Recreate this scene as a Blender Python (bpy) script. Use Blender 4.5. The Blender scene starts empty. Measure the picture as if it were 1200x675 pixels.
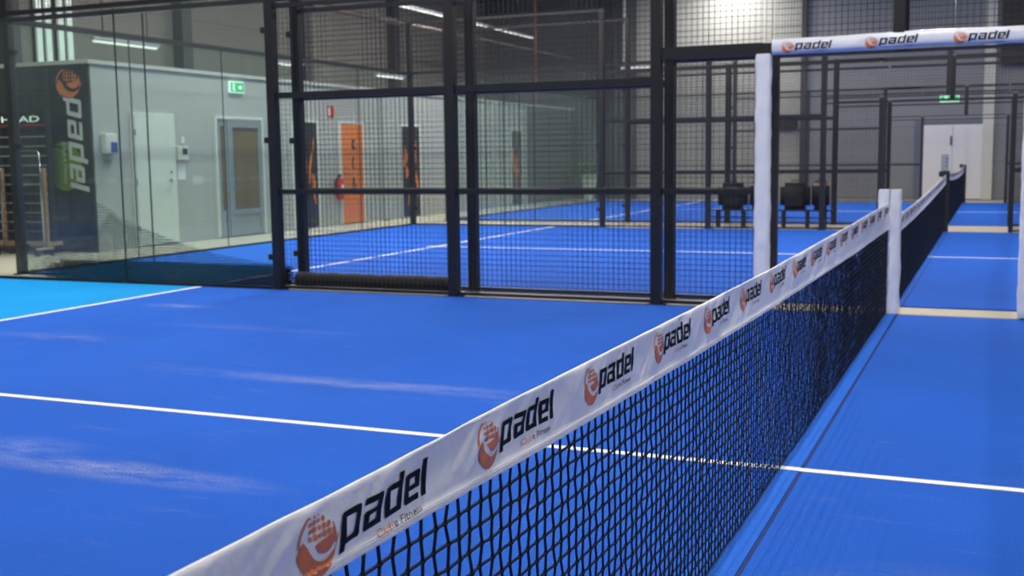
import bpy, bmesh, math, random
from mathutils import Vector, Matrix, noise
random.seed(7)
sc = bpy.context.scene
COL = sc.collection
PI = math.pi

# ------------------------------------------------------------------ helpers
def lin(c):
    return tuple(((v / 255) / 12.92 if v / 255 <= .04045 else ((v / 255 + .055) / 1.055) ** 2.4) for v in c) + (1,)

def mat(name, rgb, rough=.5, metal=0, var=.06, scale=30, bump=0, emit=None, estr=0, coat=0, spec=.5):
    m = bpy.data.materials.new(name); m.use_nodes = True
    nt = m.node_tree; b = nt.nodes['Principled BSDF']
    b.inputs['Roughness'].default_value = rough
    b.inputs['Metallic'].default_value = metal
    b.inputs['Specular IOR Level'].default_value = spec
    b.inputs['Coat Weight'].default_value = coat
    c = lin(rgb)
    tc = nt.nodes.new('ShaderNodeTexCoord')
    no = nt.nodes.new('ShaderNodeTexNoise'); no.inputs['Scale'].default_value = scale; no.inputs['Detail'].default_value = 3
    nt.links.new(tc.outputs['Object'], no.inputs['Vector'])
    mx = nt.nodes.new('ShaderNodeMix'); mx.data_type = 'RGBA'
    mx.inputs['A'].default_value = tuple(v * (1 - var) for v in c[:3]) + (1,)
    mx.inputs['B'].default_value = tuple(min(1, v * (1 + var)) for v in c[:3]) + (1,)
    nt.links.new(no.outputs['Fac'], mx.inputs['Factor'])
    nt.links.new(mx.outputs['Result'], b.inputs['Base Color'])
    if bump:
        bp = nt.nodes.new('ShaderNodeBump'); bp.inputs['Strength'].default_value = bump; bp.inputs['Distance'].default_value = .01
        nt.links.new(no.outputs['Fac'], bp.inputs['Height']); nt.links.new(bp.outputs['Normal'], b.inputs['Normal'])
    if emit:
        b.inputs['Emission Color'].default_value = lin(emit); b.inputs['Emission Strength'].default_value = estr
    return m

def glass_mat(name, tint, refl=.9, haze=0.0, hazecol=(200, 210, 210)):
    m = bpy.data.materials.new(name); m.use_nodes = True
    nt = m.node_tree; nt.nodes.clear()
    out = nt.nodes.new('ShaderNodeOutputMaterial')
    tr = nt.nodes.new('ShaderNodeBsdfTransparent'); tr.inputs['Color'].default_value = lin(tint)
    gl = nt.nodes.new('ShaderNodeBsdfGlossy'); gl.inputs['Roughness'].default_value = .01
    lw = nt.nodes.new('ShaderNodeLayerWeight'); lw.inputs['Blend'].default_value = .5
    p5 = nt.nodes.new('ShaderNodeMath'); p5.operation = 'POWER'; p5.inputs[1].default_value = 5
    nt.links.new(lw.outputs['Facing'], p5.inputs[0])
    mu = nt.nodes.new('ShaderNodeMath'); mu.operation = 'MULTIPLY_ADD'; mu.inputs[1].default_value = .9 * refl; mu.inputs[2].default_value = .04 * refl
    nt.links.new(p5.outputs[0], mu.inputs[0])
    df = nt.nodes.new('ShaderNodeBsdfDiffuse'); df.inputs['Color'].default_value = lin(hazecol)
    m1 = nt.nodes.new('ShaderNodeMixShader')
    tc = nt.nodes.new('ShaderNodeTexCoord'); no = nt.nodes.new('ShaderNodeTexNoise'); no.inputs['Scale'].default_value = 1.3
    nt.links.new(tc.outputs['Object'], no.inputs['Vector'])
    mh = nt.nodes.new('ShaderNodeMath'); mh.operation = 'MULTIPLY'; mh.inputs[1].default_value = haze * 2
    nt.links.new(no.outputs['Fac'], mh.inputs[0]); nt.links.new(mh.outputs[0], m1.inputs['Fac'])
    nt.links.new(tr.outputs[0], m1.inputs[1]); nt.links.new(df.outputs[0], m1.inputs[2])
    m2 = nt.nodes.new('ShaderNodeMixShader')
    nt.links.new(mu.outputs[0], m2.inputs['Fac']); nt.links.new(m1.outputs[0], m2.inputs[1]); nt.links.new(gl.outputs[0], m2.inputs[2])
    nt.links.new(m2.outputs[0], out.inputs['Surface'])
    return m

class MB:
    """collects geometry, links it as one mesh object"""
    def __init__(s): s.v = []; s.f = []; s.mi = []; s.uv = None
    def face(s, pts, m=0):
        n = len(s.v); s.v += [tuple(p) for p in pts]; s.f.append(tuple(range(n, n + len(pts)))); s.mi.append(m)
    def box(s, a, b, m=0):
        x0, y0, z0 = [min(a[i], b[i]) for i in range(3)]; x1, y1, z1 = [max(a[i], b[i]) for i in range(3)]
        n = len(s.v)
        s.v += [(x0,y0,z0),(x1,y0,z0),(x1,y1,z0),(x0,y1,z0),(x0,y0,z1),(x1,y0,z1),(x1,y1,z1),(x0,y1,z1)]
        for q in ((0,3,2,1),(4,5,6,7),(0,1,5,4),(1,2,6,5),(2,3,7,6),(3,0,4,7)):
            s.f.append(tuple(n + i for i in q)); s.mi.append(m)
        return s
    def bbox(s, a, b, r=.01, m=0):
        """bevelled box (octagonal section edges on all sides)"""
        bm = bmesh.new(); bmesh.ops.create_cube(bm, size=1)
        c = [(a[i] + b[i]) / 2 for i in range(3)]; d = [abs(b[i] - a[i]) for i in range(3)]
        for v in bm.verts: v.co = Vector([c[i] + v.co[i] * d[i] for i in range(3)])
        bmesh.ops.bevel(bm, geom=list(bm.edges), offset=min(r, min(d) * .45), segments=2, affect='EDGES', profile=.6)
        s.bm(bm, m); return s
    def bm(s, bm, m=0):
        n = len(s.v); bm.verts.ensure_lookup_table(); bm.verts.index_update()
        s.v += [tuple(v.co) for v in bm.verts]
        for f in bm.faces: s.f.append(tuple(n + v.index for v in f.verts)); s.mi.append(m)
        bm.free()
    def tube(s, pts, r, n=8, m=0, cap=True, radii=None):
        pts = [Vector(p) for p in pts]; rings = []
        up = Vector((0, 0, 1))
        for i, p in enumerate(pts):
            t = (pts[min(i + 1, len(pts) - 1)] - pts[max(i - 1, 0)])
            if t.length < 1e-9: t = Vector((0, 0, 1))
            t.normalize()
            a = t.cross(up if abs(t.z) < .95 else Vector((1, 0, 0))).normalized(); b = t.cross(a)
            rr = radii[i] if radii else r
            base = len(s.v)
            for k in range(n):
                th = 2 * PI * (k + .5) / n
                s.v.append(tuple(p + a * math.cos(th) * rr + b * math.sin(th) * rr))
            rings.append(base)
        for i in range(len(rings) - 1):
            for k in range(n):
                s.f.append((rings[i] + k, rings[i] + (k + 1) % n, rings[i + 1] + (k + 1) % n, rings[i + 1] + k)); s.mi.append(m)
        if cap:
            s.f.append(tuple(rings[0] + k for k in reversed(range(n)))); s.mi.append(m)
            s.f.append(tuple(rings[-1] + k for k in range(n))); s.mi.append(m)
        return s
    def cyl(s, a, b, r, n=16, m=0): return s.tube([a, b], r, n, m)
    def grid(s, fn, nu, nv, m=0, closeu=False):
        n = len(s.v)
        for i in range(nu):
            for j in range(nv): s.v.append(tuple(fn(i, j)))
        for i in range(nu if closeu else nu - 1):
            for j in range(nv - 1):
                i2 = (i + 1) % nu
                s.f.append((n + i * nv + j, n + i2 * nv + j, n + i2 * nv + j + 1, n + i * nv + j + 1)); s.mi.append(m)
    def build(s, name, mats, parent=None, smooth=False, label=None, loc=None):
        me = bpy.data.meshes.new(name); me.from_pydata(s.v, [], s.f); me.update()
        for mm in (mats if isinstance(mats, (list, tuple)) else [mats]): me.materials.append(mm)
        if len(me.materials) > 1: me.polygons.foreach_set('material_index', s.mi)
        if smooth: me.polygons.foreach_set('use_smooth', [True] * len(me.polygons))
        o = bpy.data.objects.new(name, me); COL.objects.link(o)
        if loc is not None:
            o.location = loc
        if parent:
            o.parent = parent
        if label: o['label'] = label
        return o

def tag(o, label, cat=None, group=None, kind=None):
    o['label'] = label
    if cat: o['category'] = cat
    if group: o['group'] = group
    if kind: o['kind'] = kind
    return o
def thing(name, label, cat, loc=(0, 0, 0), group=None, kind=None):
    o = bpy.data.objects.new(name, None); COL.objects.link(o); o.location = loc; o.empty_display_size = .2
    return tag(o, label, cat, group, kind)
def rel(o):
    """children are built in world coordinates: shift their data to the parent's frame"""
    bpy.context.view_layer.update()
    for ch in o.children:
        ch.matrix_parent_inverse = o.matrix_world.inverted()

# ------------------------------------------------------------------ materials
M = {}
M['steel'] = mat('powder_coated_black_steel', (27, 27, 31), .45, 0, .08, 60)
M['wire'] = mat('black_welded_wire', (38, 40, 46), .5, 0, .05, 50)
M['white_pvc'] = mat('white_pvc_padding', (226, 228, 236), .32, 0, .03, 14, .35)
M['tape'] = mat('white_tape_cloth', (246, 245, 246), .55, 0, .025, 40, .12)
M['cord'] = mat('black_braided_cord', (15, 15, 19), .6, 0, .25, 400)
M['ink'] = mat('navy_black_ink', (5, 5, 14), .6, 0, .05, 60, spec=.2)
M['orange'] = mat('orange_ink', (224, 124, 66), .45, 0, .08, 60)
M['seam'] = mat('dark_blue_seam', (16, 44, 110), .9, 0, .2, 80)
M['line'] = mat('white_turf_line', (236, 234, 236), .8, 0, .06, 120, .3)
M['concrete'] = mat('tan_concrete', (176, 168, 150), .7, 0, .06, 4, .05)
M['wall_grey'] = mat('grey_painted_wall', (164, 165, 163), .7, 0, .03, 2)
M['wall_dark'] = mat('dark_wall_cladding', (48, 49, 52), .6, 0, .05, 2)
M['coping'] = mat('pale_coping', (190, 190, 184), .6)
M['white_paint'] = mat('white_door_paint', (206, 209, 202), .45, 0, .02, 5)
M['alu'] = mat('grey_aluminium', (150, 156, 162), .35, .3, .04, 20)
M['chrome'] = mat('chrome', (200, 200, 205), .15, 1, .03, 20)
M['brown_glass'] = mat('brown_tinted_pane', (112, 92, 66), .12, 0, .12, 2)
M['black'] = mat('matt_black', (18, 18, 22), .6, 0, .1, 20)
M['blackfab'] = mat('black_nylon_fabric', (14, 14, 17), .75, 0, .2, 90, .2)
M['door_orange'] = mat('orange_door_film', (226, 122, 50), .45, 0, .06, 6)
M['red'] = mat('red_enamel', (190, 32, 28), .35)
M['pipe_red'] = mat('red_brown_pipe', (120, 62, 50), .5)
M['pipe_brown'] = mat('brown_pipe', (96, 74, 66), .5)
M['blue'] = mat('blue_plastic', (40, 76, 160), .4)
M['green'] = mat('green_sign', (20, 150, 90), .5, emit=(30, 190, 110), estr=.9)
M['signwhite'] = mat('lit_white_sign', (220, 240, 230), .5, emit=(225, 245, 235), estr=.9)
M['led'] = mat('led_tube', (240, 244, 240), .5, emit=(255, 250, 238), estr=1.0)
M['ledhot'] = mat('ceiling_led_tube', (240, 244, 240), .5, emit=(255, 250, 238), estr=14.0)
M['wood'] = mat('pale_wood', (176, 140, 100), .6, 0, .2, 14)
M['ball'] = mat('yellow_green_ball_reflection', (112, 140, 34), .6, 0, .15, 20)
M['letter'] = mat('pale_grey_letter', (214, 214, 212), .5)
M['ceil'] = mat('grey_ceiling_deck', (120, 120, 120), .8)
M['leaf'] = mat('green_leaf', (70, 118, 40), .55, 0, .3, 30)
M['notice'] = mat('faded_notice_paper', (184, 186, 184), .7)
M['lcd'] = mat('dark_lcd', (40, 60, 44), .2)
M['glass'] = glass_mat('court_glass', (248, 251, 250), .9, .015)
M['glass_back'] = glass_mat('court_back_glass', (243, 249, 247), .9, .016)

# hall walls: sheet cladding with horizontal joints
def clad_mat(name, rgb, axis, step, dark=.8, rough=.65):
    m = mat(name, rgb, rough, 0, .05, 1.2)
    nt = m.node_tree; b = nt.nodes['Principled BSDF']
    mx = [n for n in nt.nodes if n.type == 'MIX'][0]
    tc = [n for n in nt.nodes if n.type == 'TEX_COORD'][0]
    sp = nt.nodes.new('ShaderNodeSeparateXYZ'); nt.links.new(tc.outputs['Object'], sp.inputs[0])
    d = nt.nodes.new('ShaderNodeMath'); d.operation = 'DIVIDE'; d.inputs[1].default_value = step
    fr = nt.nodes.new('ShaderNodeMath'); fr.operation = 'FRACT'
    lt = nt.nodes.new('ShaderNodeMath'); lt.operation = 'LESS_THAN'; lt.inputs[1].default_value = .06
    nt.links.new(sp.outputs[axis], d.inputs[0]); nt.links.new(d.outputs[0], fr.inputs[0]); nt.links.new(fr.outputs[0], lt.inputs[0])
    m2 = nt.nodes.new('ShaderNodeMix'); m2.data_type = 'RGBA'; m2.blend_type = 'MULTIPLY'
    m2.inputs['B'].default_value = (dark, dark, dark, 1)
    nt.links.new(lt.outputs[0], m2.inputs['Factor']); nt.links.new(mx.outputs['Result'], m2.inputs['A'])
    nt.links.new(m2.outputs['Result'], b.inputs['Base Color'])
    return m
M['hall_left'] = clad_mat('grey_brown_hall_cladding', (104, 102, 98), 2, .6)
M['hall_end'] = clad_mat('beige_grey_end_cladding', (146, 146, 142), 2, 1.0)
M['hall_end_dark'] = clad_mat('dark_grey_end_wall', (78, 80, 82), 2, 1.0)  # darker tone for the end wall's left section and the last annex stretch
M['hall_end_blue'] = clad_mat('blue_grey_end_cladding', (122, 125, 132), 2, 1.0, .86)

def turf_mat(name, rgb, sand, patches=()):
    m = bpy.data.materials.new(name); m.use_nodes = True
    nt = m.node_tree; b = nt.nodes['Principled BSDF']; N = nt.nodes.new; L = nt.links.new
    b.inputs['Roughness'].default_value = .9; b.inputs['Specular IOR Level'].default_value = .15
    c = lin(rgb)
    tc = N('ShaderNodeTexCoord')
    n1 = N('ShaderNodeTexNoise'); n1.inputs['Scale'].default_value = 150; n1.inputs['Detail'].default_value = 3
    n2 = N('ShaderNodeTexNoise'); n2.inputs['Scale'].default_value = 1.1; n2.inputs['Detail'].default_value = 4
    L(tc.outputs['Object'], n1.inputs['Vector']); L(tc.outputs['Object'], n2.inputs['Vector'])
    ad = N('ShaderNodeMath'); ad.operation = 'MULTIPLY_ADD'; ad.inputs[1].default_value = .75
    L(n1.outputs['Fac'], ad.inputs[0])
    mu = N('ShaderNodeMath'); mu.operation = 'MULTIPLY'; mu.inputs[1].default_value = .25
    L(n2.outputs['Fac'], mu.inputs[0]); L(mu.outputs[0], ad.inputs[2])
    mx = N('ShaderNodeMix'); mx.data_type = 'RGBA'
    mx.inputs['A'].default_value = tuple(v * .45 for v in c[:3]) + (1,)
    mx.inputs['B'].default_value = tuple(min(1, v * 1.55) for v in c[:3]) + (1,)
    L(ad.outputs[0], mx.inputs['Factor'])
    # worn-in sand: streaks along the court plus a few patches
    mp = N('ShaderNodeMapping'); mp.inputs['Scale'].default_value = (1.0, 3.0, 1)
    L(tc.outputs['Object'], mp.inputs['Vector'])
    n3 = N('ShaderNodeTexNoise'); n3.inputs['Scale'].default_value = 2.0; n3.inputs['Detail'].default_value = 8; n3.inputs['Roughness'].default_value = .75
    L(mp.outputs[0], n3.inputs['Vector'])
    r3 = N('ShaderNodeMapRange'); r3.inputs['From Min'].default_value = .56; r3.inputs['From Max'].default_value = .85; r3.inputs['To Max'].default_value = sand
    L(n3.outputs['Fac'], r3.inputs['Value'])
    last = r3.outputs[0]
    for (px, py, rx, ry, amt) in patches:
        sb = N('ShaderNodeVectorMath'); sb.operation = 'SUBTRACT'; sb.inputs[1].default_value = (px, py, 0)
        L(tc.outputs['Object'], sb.inputs[0])
        dv = N('ShaderNodeVectorMath'); dv.operation = 'MULTIPLY'; dv.inputs[1].default_value = (1 / rx, 1 / ry, 0)
        L(sb.outputs[0], dv.inputs[0])
        ln = N('ShaderNodeVectorMath'); ln.operation = 'LENGTH'; L(dv.outputs[0], ln.inputs[0])
        mr = N('ShaderNodeMapRange'); mr.inputs['From Min'].default_value = 1; mr.inputs['From Max'].default_value = .0
        mr.inputs['To Max'].default_value = 1
        L(ln.outputs['Value'], mr.inputs['Value'])
        r4 = N('ShaderNodeMapRange'); r4.inputs['From Min'].default_value = .38; r4.inputs['From Max'].default_value = .7; r4.inputs['To Max'].default_value = amt
        L(n3.outputs['Fac'], r4.inputs['Value'])
        ml = N('ShaderNodeMath'); ml.operation = 'MULTIPLY'; L(mr.outputs[0], ml.inputs[0]); L(r4.outputs[0], ml.inputs[1])
        mm = N('ShaderNodeMath'); mm.operation = 'MAXIMUM'; L(last, mm.inputs[0]); L(ml.outputs[0], mm.inputs[1])
        last = mm.outputs[0]
    n5 = N('ShaderNodeTexNoise'); n5.inputs['Scale'].default_value = 120; n5.inputs['Detail'].default_value = 2
    L(tc.outputs['Object'], n5.inputs['Vector'])
    sp = N('ShaderNodeMapRange'); sp.inputs['From Min'].default_value = .35; sp.inputs['From Max'].default_value = .65; sp.inputs['To Min'].default_value = .1; sp.inputs['To Max'].default_value = 1.35
    L(n5.outputs['Fac'], sp.inputs['Value'])
    fm = N('ShaderNodeMath'); fm.operation = 'MULTIPLY'; fm.use_clamp = True; L(last, fm.inputs[0]); L(sp.outputs[0], fm.inputs[1])
    m2 = N('ShaderNodeMix'); m2.data_type = 'RGBA'; m2.inputs['B'].default_value = lin((190, 188, 190))
    L(fm.outputs[0], m2.inputs['Factor']); L(mx.outputs['Result'], m2.inputs['A'])
    L(m2.outputs['Result'], b.inputs['Base Color'])
    bp = N('ShaderNodeBump'); bp.inputs['Strength'].default_value = .35; bp.inputs['Distance'].default_value = .006
    L(n1.outputs['Fac'], bp.inputs['Height']); L(bp.outputs['Normal'], b.inputs['Normal'])
    return m
PATCHES = [(-2.7, -6.03, 1.0, .17, .75), (-2.6, -4.03, 1.9, .16, .6), (-6.1, -1.45, .5, .16, .55), (-5.8, -3.2, .8, .22, .35),
           (-3.4, -5.9, .4, .25, .55), (.62, -6.3, .5, .35, .4), (-4.6, -2.4, 1.2, .12, .3), (.5, -7.3, .35, .4, .35)]
M['turf'] = turf_mat('blue_sanded_turf', (28, 87, 187), .16, PATCHES)
M['turf_far'] = turf_mat('blue_turf_far_courts', (28, 87, 187), .1)
M['turf_cyan'] = turf_mat('light_blue_turf', (10, 138, 208), .08)
M['turf_strip'] = turf_mat('blue_turf_under_net', (36, 98, 200), .1)

def netting_mat(name, wth):
    m = bpy.data.materials.new(name); m.use_nodes = True
    nt = m.node_tree; nt.nodes.clear(); N = nt.nodes.new; L = nt.links.new
    out = N('ShaderNodeOutputMaterial'); tr = N('ShaderNodeBsdfTransparent'); df = N('ShaderNodeBsdfDiffuse')
    df.inputs['Color'].default_value = lin((20, 20, 24))
    uv = N('ShaderNodeUVMap'); sp = N('ShaderNodeSeparateXYZ'); L(uv.outputs[0], sp.inputs[0])
    outs = []
    for ax in (0, 1):
        f = N('ShaderNodeMath'); f.operation = 'FRACT'; L(sp.outputs[ax], f.inputs[0])
        l = N('ShaderNodeMath'); l.operation = 'LESS_THAN'; l.inputs[1].default_value = wth; L(f.outputs[0], l.inputs[0]); outs.append(l)
    mx = N('ShaderNodeMath'); mx.operation = 'MAXIMUM'; L(outs[0].outputs[0], mx.inputs[0]); L(outs[1].outputs[0], mx.inputs[1])
    ms = N('ShaderNodeMixShader'); L(mx.outputs[0], ms.inputs['Fac']); L(tr.outputs[0], ms.inputs[1]); L(df.outputs[0], ms.inputs[2])
    L(ms.outputs[0], out.inputs['Surface'])
    return m
M['netting'] = netting_mat('fine_black_netting', .12); M['netting_folds'] = netting_mat('bunched_black_netting', .34)

# ------------------------------------------------------------------ layout
Y0, Y1, Y2, Y3, Y4 = 0.0, .452, 10.452, 12.05, 22.05     # fence lines, court by court
YE = 24.3                                                  # end wall of the hall
XA = -11.6                                                 # face of the low annex along the left
ZA = 2.83
YA = 3.45                                                  # annex corner
XU = -14.6                                                 # tall hall wall behind the annex
XR = 13.0
YN = -13.0
ZC = 7.2

# ------------------------------------------------------------------ shell
o = MB().box((XU - .2, YN - .2, -.3), (XR + .2, YE + .2, -.02)).build('floor', M['concrete']); tag(o, 'tan concrete hall floor around the blue courts', 'floor', kind='structure')
o = MB().box((XU - .2, YN - .2, ZC), (XR + .2, YE + .2, ZC + .2)).build('ceiling', M['ceil']); tag(o, 'grey ceiling deck of the sports hall', 'ceiling', kind='structure')
o = MB().box((XU - .2, YN, -.02), (XU, YE, ZC)).build('wall_left', M['hall_left']); tag(o, 'dark grey upper hall wall behind the low annex', 'wall', kind='structure')
o = MB().box((XR, YN, -.02), (XR + .2, YE, ZC)).build('wall_right', M['hall_end']); tag(o, 'grey hall wall on the right', 'wall', kind='structure')
o = MB().box((XU, YN - .2, -.02), (XR, YN, ZC)).build('wall_near', M['hall_end']); tag(o, 'grey hall wall behind the nearest court', 'wall', kind='structure')
mb = MB(); mb.box((XU, YE, -.02), (-9.5, YE + .2, ZC), 2); mb.box((-9.5, YE, -.02), (-4.45, YE + .2, ZC), 0); mb.box((-4.45, YE - .04, -.02), (XR, YE + .2, ZC), 1)
o = mb.build('wall_end', [M['hall_end'], M['hall_end_blue'], M['hall_end_dark']]); tag(o, 'far end wall of the hall with pale and blue grey cladding', 'wall', kind='structure')
mb = MB(); mb.box((XU, YA, -.02), (XA, YE, ZA - .06), 0)
o = mb.build('wall_annex', [M['wall_grey']]); tag(o, 'low grey annex wall with doors along the left side', 'wall', kind='structure')
o = MB().box((XU, YA - .035, -.02), (XA - .001, YA - .001, ZA - .06)).build('trim_1', M['wall_dark']); tag(o, 'dark cladding on the front face of the annex', 'trim', kind='structure')
o = MB().box((XU, YA - .06, ZA - .058), (XA + .03, YE, ZA)).build('trim_2', M['coping']); tag(o, 'pale coping along the annex roof edge', 'trim', kind='structure')
# pilasters on the annex wall and the tall wall
for i, (y, w) in enumerate(((12.05, .35), (16.4, .4), (18.0, .3))):
    o = MB().box((XA, y, 0), (XA + .06, y + w, ZA - .06)).build('trim_%d' % (i + 3), M['wall_grey']); tag(o, 'shallow grey pilaster on the annex wall, ' + ('left of the second black and orange door', 'between the other two', 'nearest the far dark door')[i], 'trim', kind='structure')
for i, (y, w, mm) in enumerate(((2.6, .35, 'wall_dark'), (4.55, .3, 'wall_dark'), (9.0, .3, 'wall_dark'), (13.4, .3, 'wall_dark'), (17.8, .3, 'wall_dark'))):
    o = MB().box((XU, y, 0 if y < 3.2 else ZA), (XU + .25, y + w, ZC)).build('trim_%d' % (i + 6), M[mm]); tag(o, 'dark steel column on the tall hall wall ' + ('left of the annex', 'left of the bright window strips', 'above the brown glass door', 'above the second black and orange door', 'nearest the end wall')[i], 'column', kind='structure')
o = MB().box((.38, YE - .2, 0), (.66, YE - .04, ZC)).build('trim_11', M['coping']); tag(o, 'pale grey column on the end wall right of the double door', 'column', kind='structure')
o = MB().box((-4.53, YE - .16, 0), (-4.38, YE - .04, ZC)).build('trim_12', M['wall_dark']); tag(o, 'dark column where the two end wall claddings meet', 'column', kind='structure')
o = MB().box((-10.6, YE - .3, 0), (-10.25, YE, ZC)).build('trim_13', M['wall_dark']); tag(o, 'dark column on the left of the end wall', 'column', kind='structure')
o = MB().box((XA, 20.45, 0), (XA + .03, YE - .001, ZA - .06)).build('trim_14', M['hall_end_dark']); tag(o, 'darker grey last stretch of the annex wall', 'trim', kind='structure')
# tall translucent strips above the annex
for i, y in enumerate((5.33, 5.83)):
    mb = MB()
    mb.box((XU, y, ZA + .02), (XU + .06, y + .37, 6.2), 1)
    for a in (0, .21): mb.box((XU + .06, y + .02 + a, ZA + .05), (XU + .10, y + .14 + a, 6.15), 0)
    ww = mat('translucent_profile_glass', (200, 214, 208), .4, emit=(190, 205, 198), estr=.35, scale=60, var=.2)
    o = mb.build('window_%d' % (i + 1), [ww, M['wall_dark']]); tag(o, ('left', 'right')[i] + ' one of two narrow bright window strips above the annex', 'window', kind='structure')

# ------------------------------------------------------------------ turf courts
def court(i, ya, yb, m, lab):
    cy = (ya + yb) / 2
    root = thing('court_turf', lab, 'court', (0, cy, 0), kind='structure')
    mb = MB(); mb.box((-6.95, ya, -.02), (6.95, yb, 0)); o = mb.build('turf_field', m, root)
    for s in (-1, 1):
        MB().box((s * 6.95, ya, -.02), (s * 9.97, yb, 0)).build('turf_back_zone', M['turf_cyan'] if i == 1 else m, root, label='lighter blue turf' if i == 1 else None)
        MB().box((s * 6.95 - .025, ya + .02, 0), (s * 6.95 + .025, yb - .02, .003)).build('service_line', M['line'], root)
    mid = (ya + yb) / 2
    MB().box((-7.1, mid - .025, 0), (7.1, mid + .025, .0032)).build('centre_line', M['line'], root)
    mb = MB(); mb.box((-.13, ya, 0), (.036, yb, .0042)); mb.build('turf_seam_strip', M['turf_strip'], root)
    mb = MB(); mb.box((.036, ya, 0), (.050, yb, .0006)); mb.build('seam_gap', M['seam'], root)
    MB().box((-.13, mid - .025, .0042), (.036, mid + .025, .0046)).build('centre_line', M['line'], root)
    rel(root)
court(1, -9.95, -.06, M['turf'], 'nearest blue padel court with worn sand streaks')
court(2, .51, 10.39, M['turf_far'], 'second blue court behind the first mesh fence')
court(3, 12.11, 21.99, M['turf_far'], 'third and farthest blue court by the end wall')
o = MB().bbox((-9.95, .02, -.02), (9.95, .44, -.004), .004).build('threshold', M['concrete']); tag(o, 'beige threshold strip between first and second court', 'threshold', kind='structure')
o = MB().bbox((-9.95, 10.44, -.02), (9.95, 12.06, -.004), .004).build('threshold', M['concrete']); tag(o, 'beige threshold strip between second and third court', 'threshold', kind='structure')

# ------------------------------------------------------------------ the printed logo (u = mm along, v = mm below the top edge, negative down)
def arc(cx, cy, rx, ry, a0, a1, n=14):
    return [(cx + rx * math.cos(math.radians(a0 + (a1 - a0) * i / n)), cy + ry * math.sin(math.radians(a0 + (a1 - a0) * i / n))) for i in range(n + 1)]
def logo_polys():
    P = []   # (material index, polygon)   0 orange, 1 ink
    cx, cy = 44, -53
    # lower left leaf running round to the right, white band, inner bowl
    A = arc(cx, cy, 44, 43, 186, 352, 26); B = arc(cx + 15, cy + 11, 37, 36, 350, 196, 26)
    for i in range(len(A) - 1): P.append((0, [A[i], A[i + 1], B[len(B) - 2 - i], B[len(B) - 1 - i]]))
    P.append((0, [A[0], B[-1], (cx - 30, cy + 11), (cx - 37, cy + 6)]))
    C = arc(cx + 19, cy + 9, 25, 25, 200, 356, 14); P += [(0, [(cx + 21, cy + 4), C[i], C[i + 1]]) for i in range(14)]
    # dots
    for r, (v, rad) in enumerate(((10, 4.2), (20, 4.2), (29.5, 3.6), (37, 2.2))):
        for k in range(6):
            u = cx - 13 + k * 10.4
            if (u - cx) ** 2 / 41 ** 2 + v * v / 40 ** 2 < 1:
                s = rad * (1.0 if k in (1, 3, 4) else .75)
                P.append((0, arc(u, cy + v, s, s * 1.1, 0, 330, 11)))
    # thin upper left arc and right rim
    A = arc(cx, cy, 44, 43, 112, 172, 12); B = arc(cx + 2.6, cy - .8, 42.5, 41.5, 112, 172, 12)
    for i in range(12): P.append((0, [A[i], B[i], B[i + 1], A[i + 1]]))
    A = arc(cx, cy, 44, 43, -12, 28, 10); B = arc(cx, cy, 41.5, 40.5, -12, 28, 10)
    for i in range(10): P.append((0, [B[i], A[i], A[i + 1], B[i + 1]]))
    # letters: base line -73, x height 43
    base = -73; sh = .27; H = 43
    def L(x0, quads):
        for q in quads: P.append((1, [(x0 + x + sh * y, base + y) for (x, y) in q]))
    def R(a, b, c, d): return [(a, b), (c, b), (c, d), (a, d)]
    s, t = 13.5, 8.8
    w = 51
    def chbar_top(x0, x1, y1, l=True, r=True):   # top bar with rounded corners
        q = [(x0, y1 - t), (x1, y1 - t)]
        q += [(x1, y1 - 3.5), (x1 - 3.5, y1)] if r else [(x1, y1)]
        q += [(x0 + 3.5, y1), (x0, y1 - 3.5)] if l else [(x0, y1)]
        return q
    def chbar_bot(x0, x1, y0, l=True, r=True):
        q = [(x0 + 3.5, y0)] if l else [(x0, y0)]
        q += [(x1 - 3.5, y0), (x1, y0 + 3.5)] if r else [(x1, y0)]
        q += [(x1, y0 + t), (x0, y0 + t)]
        if l: q += [(x0, y0 + 3.5)]
        return q
    # p
    L(95, [R(0, -9, s, H - t), chbar_top(0, w, H), R(w - s, t, w, H - t), [(s, 0), (w - 3.5, 0), (w, 3.5), (w, t), (s, t)]])
    # a
    L(157, [chbar_top(0, w, H, True, True), R(w - s, 0, w, H - t), chbar_bot(0, w - s, 0, True, False), R(0, t, s, 19), [(0, 19), (w - s, 19), (w - s, 26), (4, 26), (0, 22)]])
    # d
    L(219, [R(w - s, 0, w, 54), chbar_top(0, w - s, H, True, False), R(0, t, s, H - t), chbar_bot(0, w - s, 0, True, False)])
    # e
    we = 47
    L(280, [R(0, t, s, H - t), chbar_top(0, we, H), R(we - s, 24, we, H - t), R(s, 17, we, 24), chbar_bot(0, we - 3, 0, True, False)])
    # l
    L(334, [R(0, 0, s + .5, 54)])
    return P
LOGO = logo_polys()

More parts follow.
